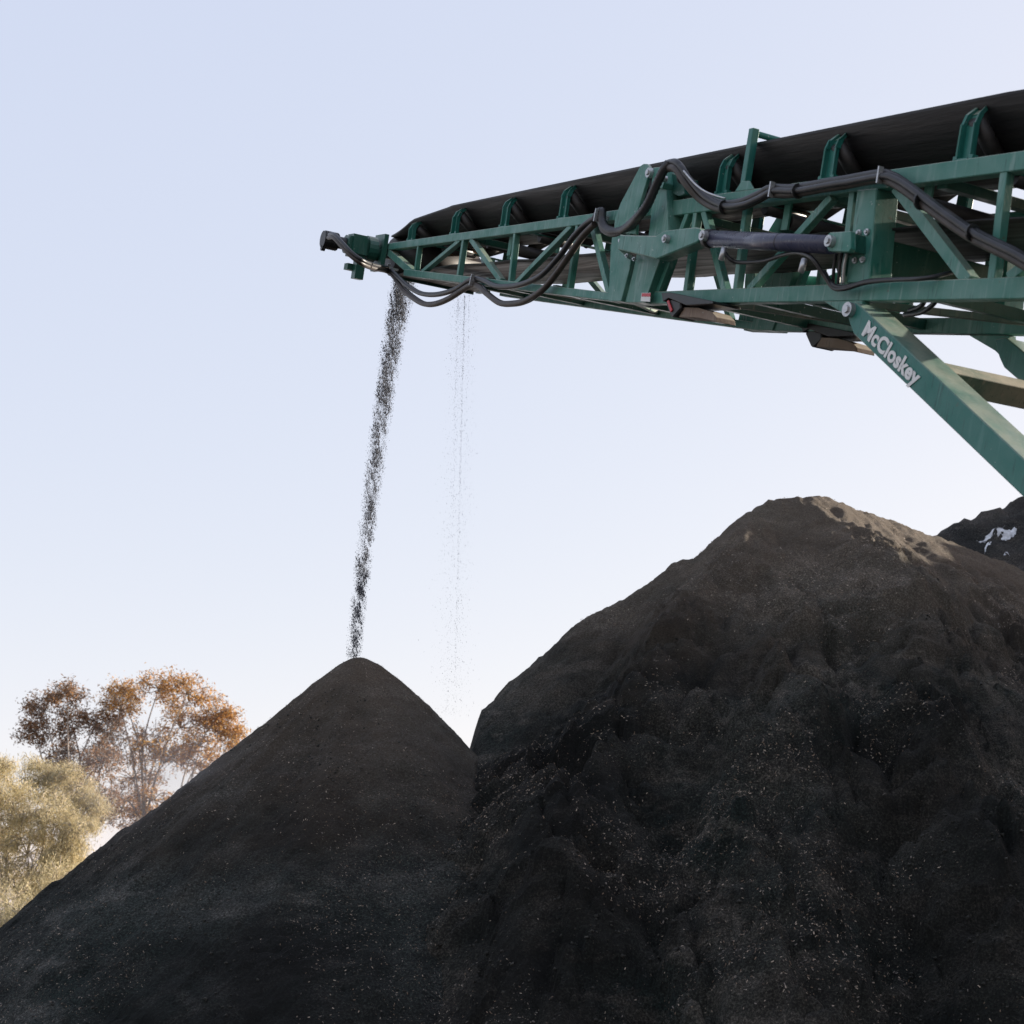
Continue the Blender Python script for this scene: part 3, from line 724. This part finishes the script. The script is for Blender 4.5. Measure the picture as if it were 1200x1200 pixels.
def lumps(parent, fn, n, x0, x1, y0, y1, m, seed, smin=.012, smax=.075, zmin=.9):
    g = np.random.default_rng(seed); x = g.uniform(x0, x1, n*5); y = g.uniform(y0, y1, n*5)
    k = fbm(x*1.1, y*.7, 4, seed) + g.normal(0, .04, n*5) > .06; x, y = x[k][:n], y[k][:n]
    z = fn(x, y); k = z > zmin; x, y, z = x[k], y[k], z[k]
    sz = smin + (smax - smin)*g.uniform(0, 1, len(x))**5
    o = clods('clods', np.stack([x, y, z + sz*.12], -1), sz, m, seed, .8, False); o.parent = parent; o['kind'] = 'stuff'
# ------------------------------------------------------------------ falling mulch
def clods(name, pos, size, m, seed, stretch=1.6, flat=True):
    g = np.random.default_rng(seed); n = len(pos)
    base = np.array([[1, 0, 0], [-1, 0, 0], [0, 1, 0], [0, -1, 0], [0, 0, 1], [0, 0, -1]], float)
    fc = np.array([[0, 2, 4], [2, 1, 4], [1, 3, 4], [3, 0, 4], [2, 0, 5], [1, 2, 5], [3, 1, 5], [0, 3, 5]])
    a = g.normal(size=(n, 3, 3)); qm, _ = np.linalg.qr(a)
    k = base[None]*(g.uniform(.45, 1.25, (n, 6, 1)) if flat else g.uniform(.7, 1.1, (n, 6, 1)))*np.stack([np.ones(n), g.uniform(.35, .8, n) if flat else g.uniform(.7, 1, n), g.uniform(.3, .7, n) if flat else g.uniform(.6, .9, n)], -1)[:, None, :]
    vv_ = np.einsum('nij,nkj->nki', qm, k)
    vv_[:, :, 2] *= stretch
    vv_ = vv_*size[:, None, None] + pos[:, None, :]
    f = (fc[None] + (np.arange(n)*6)[:, None, None]).reshape(-1, 3)
    return from_arrays(name, vv_.reshape(-1, 3), f, m)
n = 17000
g = np.random.default_rng(21)
tau = g.uniform(0, 1, n)**1.25
cl_t = fbm(tau*40, g.uniform(0, .5, n), 3, 301) + g.normal(0, .25, n); tau = tau[cl_t > -.32]; n = len(tau)
A0 = np.array(Apt); B0 = np.array(Bpt)
pos = A0 + (B0 - A0)*tau[:, None]; pos[:, 2] = A0[2] + (B0[2] - A0[2])*(.55*tau + .45*tau**2)
wide = .062 - .022*tau
off = np.clip(g.normal(0, 1, (n, 3)), -1.7, 1.7)*np.stack([wide*.85, wide*2.6, wide*.5], -1)
lump = np.stack([fbm(tau*46, off[:, 0]*9, 3, 311), fbm(tau*30, off[:, 1]*4, 3, 313), np.zeros(n)], -1)
pos = pos + off + lump*.07; drop_ = fbm(tau*75, off[:, 0]*30, 3, 331) + g.normal(0, .06, n) > .02 + .06*tau; pos = pos[drop_]
ok = (pos[:, 2] > f1(pos[:, 0], pos[:, 1]) - .02); pos = pos[ok]
size = .004 + .013*g.uniform(0, 1, len(pos))**3.2
nf = 60000; tf = g.uniform(0, 1, nf)**1.2; wf = .062 - .022*tf
pf_ = A0 + (B0 - A0)*tf[:, None]; pf_[:, 2] = A0[2] + (B0[2] - A0[2])*(.55*tf + .45*tf**2)
of = np.clip(g.normal(0, 1, (nf, 3)), -2.0, 2.0)*np.stack([wf*.95, wf*2.6, wf*.5], -1); pf_ = pf_ + of
lace = fbm(tf*75, of[:, 0]*30, 3, 331) + g.normal(0, .09, nf) > -.03; pf_ = pf_[lace]
pf_ = pf_[pf_[:, 2] > f1(pf_[:, 0], pf_[:, 1])]
pos = np.concatenate([pos, pf_]); size = np.concatenate([size, .0022 + .0030*g.uniform(0, 1, len(pf_))])
MF = plain('falling_mulch', (.085, .093, .115), .9)
o = clods('falling_mulch', pos, size, MF, 5, 2.2)
tag(o, 'thick stream of dark mulch falling from the boom tip to the pointed pile', 'falling mulch', kind='stuff')
LMP = plain('damp_clod', (.026, .026, .023), .95, 0, .6, 25)
lumps(p1, f1, 5000, peak.x - 6, peak.x + 5, peak.y - 5.5, peak.y - .6, LMP, 401, .008, .026)
lumps(p2, f2, 9000, -1.5, 8, 10, 16.8, LMP, 403, .008, .030)
# fines scraped off the return belt, falling in thin threads
P = []
for x, dens, wd in ((544.5, 1500, .007), (550, 420, .012), (537, 800, .016), (556, 330, .03), (531, 380, .05), (541, 2600, .075)):
    top = W((Q(x, 338).x - .35, .55, Q(x, 338).z)); t_ = at(x, 347, top.y)
    zb = at(x, 840, top.y).z
    tt = g.uniform(0, 1, dens)**1.5; z = t_.z + (zb - t_.z)*tt
    P.append(np.stack([t_.x + g.normal(0, 1, dens)*wd*(.5 + tt) - .06*tt, t_.y + g.normal(0, 1, dens)*wd*3, z], -1))
P = np.concatenate(P); P = P[P[:, 2] > np.maximum(f1(P[:, 0], P[:, 1]), f2(P[:, 0], P[:, 1]))]
o = clods('falling_fines', P, .0009 + .0019*g.uniform(0, 1, len(P))**3, MF, 6, 5.0)
tag(o, 'thin faint threads of fine dust dropping from the underside of the boom', 'falling dust', kind='stuff')

# ------------------------------------------------------------------ steam off the warm pile
m, nt, b = mat('steam'); nt.nodes.remove(b)
pv = nd(nt, 'ShaderNodeVolumePrincipled'); pv.inputs['Color'].default_value = (.92, .94, .97, 1); pv.inputs['Anisotropy'].default_value = .3
tc = nd(nt, 'ShaderNodeTexCoord'); ln = nd(nt, 'ShaderNodeVectorMath', operation='LENGTH'); nt.links.new(tc.outputs['Object'], ln.inputs[0])
fo = nd(nt, 'ShaderNodeMapRange'); fo.inputs['From Min'].default_value = 1.0; fo.inputs['From Max'].default_value = .2; nt.links.new(ln.outputs['Value'], fo.inputs['Value'])
mp = nd(nt, 'ShaderNodeMath', operation='MULTIPLY'); nt.links.new(fo.outputs[0], mp.inputs[0])
nt.links.new(ramp(nt, noise(nt, coords(nt, (1.2, 1.2, 1.2)), 2.2, 5, .6), [(.36, 0.0), (.62, .50)]), mp.inputs[1])
nt.links.new(mp.outputs[0], pv.inputs['Density']); nt.links.new(pv.outputs[0], nt.nodes['Material Output'].inputs['Volume'])
STEAM = m
for (sx0, sy0, dd_, rx, ry_, rz, lab) in ((185, 925, 16.6, 1.35, .8, .95, 'faint white steam drifting off the left flank of the pointed pile'),):
    bm = bmesh.new(); bmesh.ops.create_icosphere(bm, subdivisions=3, radius=1)
    o = fin(bm, 'steam', STEAM); c_ = at(sx0, sy0, dd_); o.location = c_; o.scale = (rx, ry_, rz); tag(o, lab, 'steam', kind='stuff')

# ------------------------------------------------------------------ ground
m, nt, b = mat('yard_dirt'); v = coords(nt)
nt.links.new(mix(nt, noise(nt, v, .35, 8), mix(nt, noise(nt, v, 9, 6), (.05, .043, .037), (.11, .095, .08)), (.13, .112, .09)), b.inputs['Base Color']); b.inputs['Roughness'].default_value = .95
bump(nt, b, noise(nt, v, 14, 6), .5, .04)
bm = bmesh.new(); bmesh.ops.create_grid(bm, x_segments=60, y_segments=60, size=2000)
tag(fin(bm, 'ground', m), 'packed dark earth of the yard below the piles', 'ground', kind='structure')

# ------------------------------------------------------------------ trees
def leafmat(name, cols, trans):
    m, nt, b = mat(name); oi = nd(nt, 'ShaderNodeNewGeometry')
    c = ramp(nt, oi.outputs['Random Per Island'], [(i/(len(cols)-1), c_) for i, c_ in enumerate(cols)])
    nt.links.new(c, b.inputs['Base Color']); b.inputs['Roughness'].default_value = .7
    tr = nd(nt, 'ShaderNodeBsdfTranslucent'); nt.links.new(c, tr.inputs['Color'])
    ms = nd(nt, 'ShaderNodeMixShader'); ms.inputs[0].default_value = trans
    out = nt.nodes['Material Output']; nt.links.new(b.outputs[0], ms.inputs[1]); nt.links.new(tr.outputs[0], ms.inputs[2]); nt.links.new(ms.outputs[0], out.inputs['Surface'])
    return m
ORANGE = leafmat('orange_leaves', [(.16, .09, .05), (.34, .17, .06), (.52, .28, .09), (.62, .40, .14)], .5)
BROWN = leafmat('brown_leaves', [(.09, .065, .05), (.18, .11, .07), (.30, .17, .09), (.40, .23, .11)], .45)
STRAW = leafmat('straw_leaves', [(.24, .21, .12), (.42, .36, .21), (.58, .50, .30), (.68, .60, .40)], .5)
BARK = plain('pale_bark', (.34, .30, .27), .9, 0, .4, 8)
BARKD = plain('grey_bark', (.36, .31, .24), .9, 0, .4, 8)
def leaves(name, tips, per, spread, lsz, m, parent, seed, hang=0.0):
    g = np.random.default_rng(seed); tips = np.array(tips); n = len(tips)*per
    c = np.repeat(tips, per, 0) + g.normal(0, 1, (n, 3))*np.array(spread)
    if hang: c[:, 2] -= np.abs(g.normal(0, hang, n))
    a = g.normal(size=(n, 3)); a /= np.linalg.norm(a, axis=1)[:, None]; t = g.normal(size=(n, 3))
    if hang: t[:, 2] *= 3
    B = np.cross(a, t); B /= np.linalg.norm(B, axis=1)[:, None]; T = np.cross(B, a)
    l = lsz*g.uniform(.5, 1.4, n)[:, None]; w = l*(.32 if not hang else .14)
    vv_ = np.stack([c - T*l, c - B*w, c + T*l, c + B*w], 1).reshape(-1, 3)
    f = np.arange(n*4).reshape(-1, 4)
    return from_arrays(name, vv_, f, m, parent)
def tree(name, base, height, width, m, bark, label, seed, lobes, per=16, spread=.42, lsz=.11, n_l=6, hang=0., group=None, trunks=1, thick=.24):
    rg = random.Random(seed)
    e = bpy.data.objects.new(name, None); COL.objects.link(e); e.location = base; tag(e, label, 'tree', group)
    bm = bmesh.new(); tips = []
    def branch(p, d, ln, r, lvl):
        pts = [p]; dd = d.copy()
        k = 5
        for i in range(k):
            dd = (dd + Vector((rg.gauss(0, .13), rg.gauss(0, .13), rg.gauss(.03, .07)))).normalized(); pts.append(pts[-1] + dd*ln/k)
        add_tube(bm, pts, (lambda t, r=r: max(.011, r*(1 - .62*t))), (3 if lvl > 2 else 5) if lvl else 8)
        if lvl >= 4 or ln < .22:
            tips.append(pts[-1][:]); tips.append(pts[-2][:]); tips.append(pts[-4][:]); return
        nb = (n_l if lvl == 0 else rg.choice((3, 4, 4) if lvl < 3 else (2, 3, 3)))
        for i in range(nb):
            t = rg.uniform(.35, 1) if lvl else .32 + .68*(i + rg.random()*.6)/nb
            i0 = min(k - 1, int(t*k)); q = pts[i0].lerp(pts[i0+1], t*k - i0)
            az = rg.uniform(0, 2*PI); side = Vector((math.cos(az), math.sin(az), 0))
            nd_ = (dd*.55 + side*rg.uniform(.55, 1.0) + Vector((0, 0, .28))).normalized()
            branch(q, nd_, ln*rg.uniform(.45, .66), r*(1 - .62*t)*.62, lvl + 1)
        if lvl > 0: tips.append(pts[-1][:])
    for q in range(trunks):
        a = rg.uniform(0, 6.28); sp = 0 if trunks == 1 else rg.uniform(.12, .45)
        branch(Vector((rg.gauss(0, .08)*trunks, rg.gauss(0, .08)*trunks, -.1)), Vector((math.cos(a)*sp, math.sin(a)*sp, 1)).normalized(), height*.70, thick, 0)
    ta = np.array(tips)
    # fit the crown to the tree's measured height and spread
    sx = width/2/np.percentile(np.abs(ta[:, 0]), 97); sz = height/ta[:, 2].max()
    for v_ in bm.verts:
        f_ = min(1, max(0, v_.co.z/(height*.25))); v_.co.x *= 1 + (sx - 1)*f_; v_.co.y *= 1 + (sx - 1)*f_; v_.co.z *= sz
    ta = ta*np.array([sx, sx, sz])
    fin(bm, 'trunk', bark, e)
    if lobes is not None: ta = ta[np.array([lobes(*t) for t in ta])]
    leaves('crown', ta, per, (spread, spread, spread*.8), lsz, m, e, seed, hang)
    return e
def base_at(px_, d): p = at(px_, 1000, d); return (p.x, p.y, 0)
def hgt_at(px_, py_, d): return at(px_, py_, d).z
def broad_tree(label, px_, dist, lobes, m, bark, seed, per, forks, name='autumn_tree', group='autumn trees', th=.10, lsz=.062, tw_n=.28, hang=0.):
    """trunk, limbs to each leaf mass, twigs inside it, leaves held close to the twigs; lobes = (px, py, radius in px, fullness)"""
    rg = random.Random(seed); base = Vector(base_at(px_, dist)); e = bpy.data.objects.new(name, None); COL.objects.link(e); e.location = base
    tag(e, label, 'tree', group)
    bm = bmesh.new(); tips = []; k = dist/F
    top = max(at(x, y, dist).z for x, y, r, f in lobes)
    fork = [Vector((rg.uniform(-.35, .35) + dx, rg.uniform(-.3, .3), top*fz)) for dx, fz in forks]
    for fk in fork:
        add_tube(bm, spline([Vector((rg.uniform(-.15, .15), rg.uniform(-.15, .15), -.1)), fk*.33 + Vector((rg.gauss(0, .12), 0, 0)), fk*.7 + Vector((rg.gauss(0, .15), 0, 0)), fk], 4), lambda t: th*(1 - .6*t), 8)
    for x, y, r, full in lobes:
        c = at(x, y, dist) - base; c.y += rg.uniform(-1.2, 1.2); R_ = r*k
        fk = min(fork, key=lambda q: (q - c).length)
        add_tube(bm, spline([fk*.9, fk.lerp(c, .45) + Vector((rg.gauss(0, .2), rg.gauss(0, .2), .25)), c], 5), lambda t: th*.45*(1 - .6*t), 6)
        for q in range(int(9 + r*tw_n)):
            d = Vector((rg.gauss(0, 1), rg.gauss(0, 1), rg.gauss(.25, .9))).normalized(); t_ = c + Vector((d.x, d.y, d.z*.85))*R_*rg.uniform(.65, 1.08)
            mid = c.lerp(t_, .5) + Vector((rg.gauss(0, .1), rg.gauss(0, .1), rg.gauss(.05, .1)))
            tw = spline([c, mid, t_], 3); add_tube(bm, tw, lambda t: min(.022, th*.22)*(1 - .5*t), 4)
            for u_ in range(3):
                b0 = mid.lerp(t_, rg.uniform(.1, .9)); t2 = b0 + Vector((rg.gauss(0, 1), rg.gauss(0, 1), rg.gauss(.1, .8))).normalized()*R_*rg.uniform(.2, .42)
                add_tube(bm, [b0, b0.lerp(t2, .5) + Vector((0, 0, .04)), t2], .013, 3)
                if rg.random() < full: tips += [t2[:], b0.lerp(t2, .55)[:]]
            if rg.random() < full: tips.append(t_[:])
    fin(bm, 'trunk', bark, e)
    sp_ = .15*dist/57; leaves('crown', tips, per, (sp_, sp_, sp_*.8), lsz, m, e, seed, hang)
broad_tree('broad orange-leaved tree rising behind the left slope of the pointed pile', 172, 58,
           [(150, 838, 30, .9), (140, 812, 22, .8), (186, 808, 28, 1), (222, 814, 27, 1), (248, 838, 28, 1), (268, 862, 20, .9), (205, 848, 34, .8), (165, 872, 34, .7), (232, 872, 30, .8), (195, 895, 34, .8), (150, 910, 32, .7), (180, 938, 30, .7), (225, 892, 28, .7), (138, 945, 28, .7), (160, 965, 26, .6), (262, 845, 24, .9)],
           ORANGE, BARK, 12, 15, ((-.2, .62), (.9, .58), (-1.0, .5)))
broad_tree('dark brown-leaved tree left of the orange tree, with a thin pale trunk', 112, 56,
           [(52, 832, 28, 1), (84, 818, 25, 1), (40, 858, 22, .9), (78, 852, 28, .9), (104, 842, 24, .8), (70, 882, 24, .6), (108, 880, 24, .6), (128, 898, 26, .8), (98, 915, 28, .8), (125, 935, 26, .7), (110, 960, 24, .7), (122, 858, 24, .8), (60, 900, 26, .7)],
           BROWN, BARK, 31, 14, ((-.5, .6), (-1.6, .55)))
broad_tree('dense rounded straw-coloured shrub tree at the left edge', 5, 36,
           [(-40, 930, 50, 1), (0, 915, 36, 1), (36, 908, 34, 1), (68, 918, 32, 1), (90, 945, 26, 1), (20, 950, 44, 1), (62, 962, 38, 1), (100, 978, 24, 1), (88, 1005, 26, 1), (-20, 990, 46, 1), (34, 1002, 42, .9), (74, 1008, 30, .9), (10, 1040, 40, .8), (50, 1045, 30, .8)],
           STRAW, BARKD, 5, 46, ((-.5, .35), (.5, .3), (.0, .45), (-1.0, .3)), 'willow_shrub', 'willow shrubs', .05, .042, .42, .06)
tree('willow_shrub', base_at(48, 30), hgt_at(80, 1000, 30), 3.0, STRAW, BARKD, 'low pale scrub bush in front of the straw-coloured shrub tree', 9, None, 34, .16, .04, 5, .08, group='willow shrubs', trunks=4, thick=.04)

# ------------------------------------------------------------------ light
EL, AZ = math.radians(15), math.radians(68)                # azimuth to the right of straight ahead
sd = Vector((math.sin(AZ)*math.cos(EL), math.cos(AZ)*math.cos(EL), math.sin(EL)))
w = bpy.data.worlds.new('World'); S.world = w; w.use_nodes = True; nt = w.node_tree
sky = nd(nt, 'ShaderNodeTexSky', sky_type='NISHITA'); sky.sun_disc = False; sky.sun_elevation = EL; sky.sun_rotation = AZ
sky.air_density = 1.0; sky.dust_density = 1.0; sky.ozone_density = 1.5
veil = mix(nt, 1.0, mix(nt, 1.0, sky.outputs[0], (.46, .28, .11), 'MULTIPLY'), (1.57, 1.77, 2.43), 'ADD')      # thin pale winter haze over the whole sky
nt.links.new(veil, nt.nodes['Background'].inputs['Color'])
nt.nodes['Background'].inputs['Strength'].default_value = .15
sl = bpy.data.lights.new('sun', 'SUN'); sl.energy = 5.0; sl.angle = math.radians(.5); sl.color = (1, .90, .76)
so = bpy.data.objects.new('sun', sl); COL.objects.link(so); so.rotation_euler = sd.to_track_quat('Z', 'Y').to_euler(); so.location = (20, 10, 30)
S.view_settings.view_transform = 'Standard'; S.view_settings.look = 'None'; S.view_settings.gamma = 1; S.view_settings.exposure = 1.15
S.render.engine = 'CYCLES'; S.cycles.use_denoising = True; S.cycles.max_bounces = 6
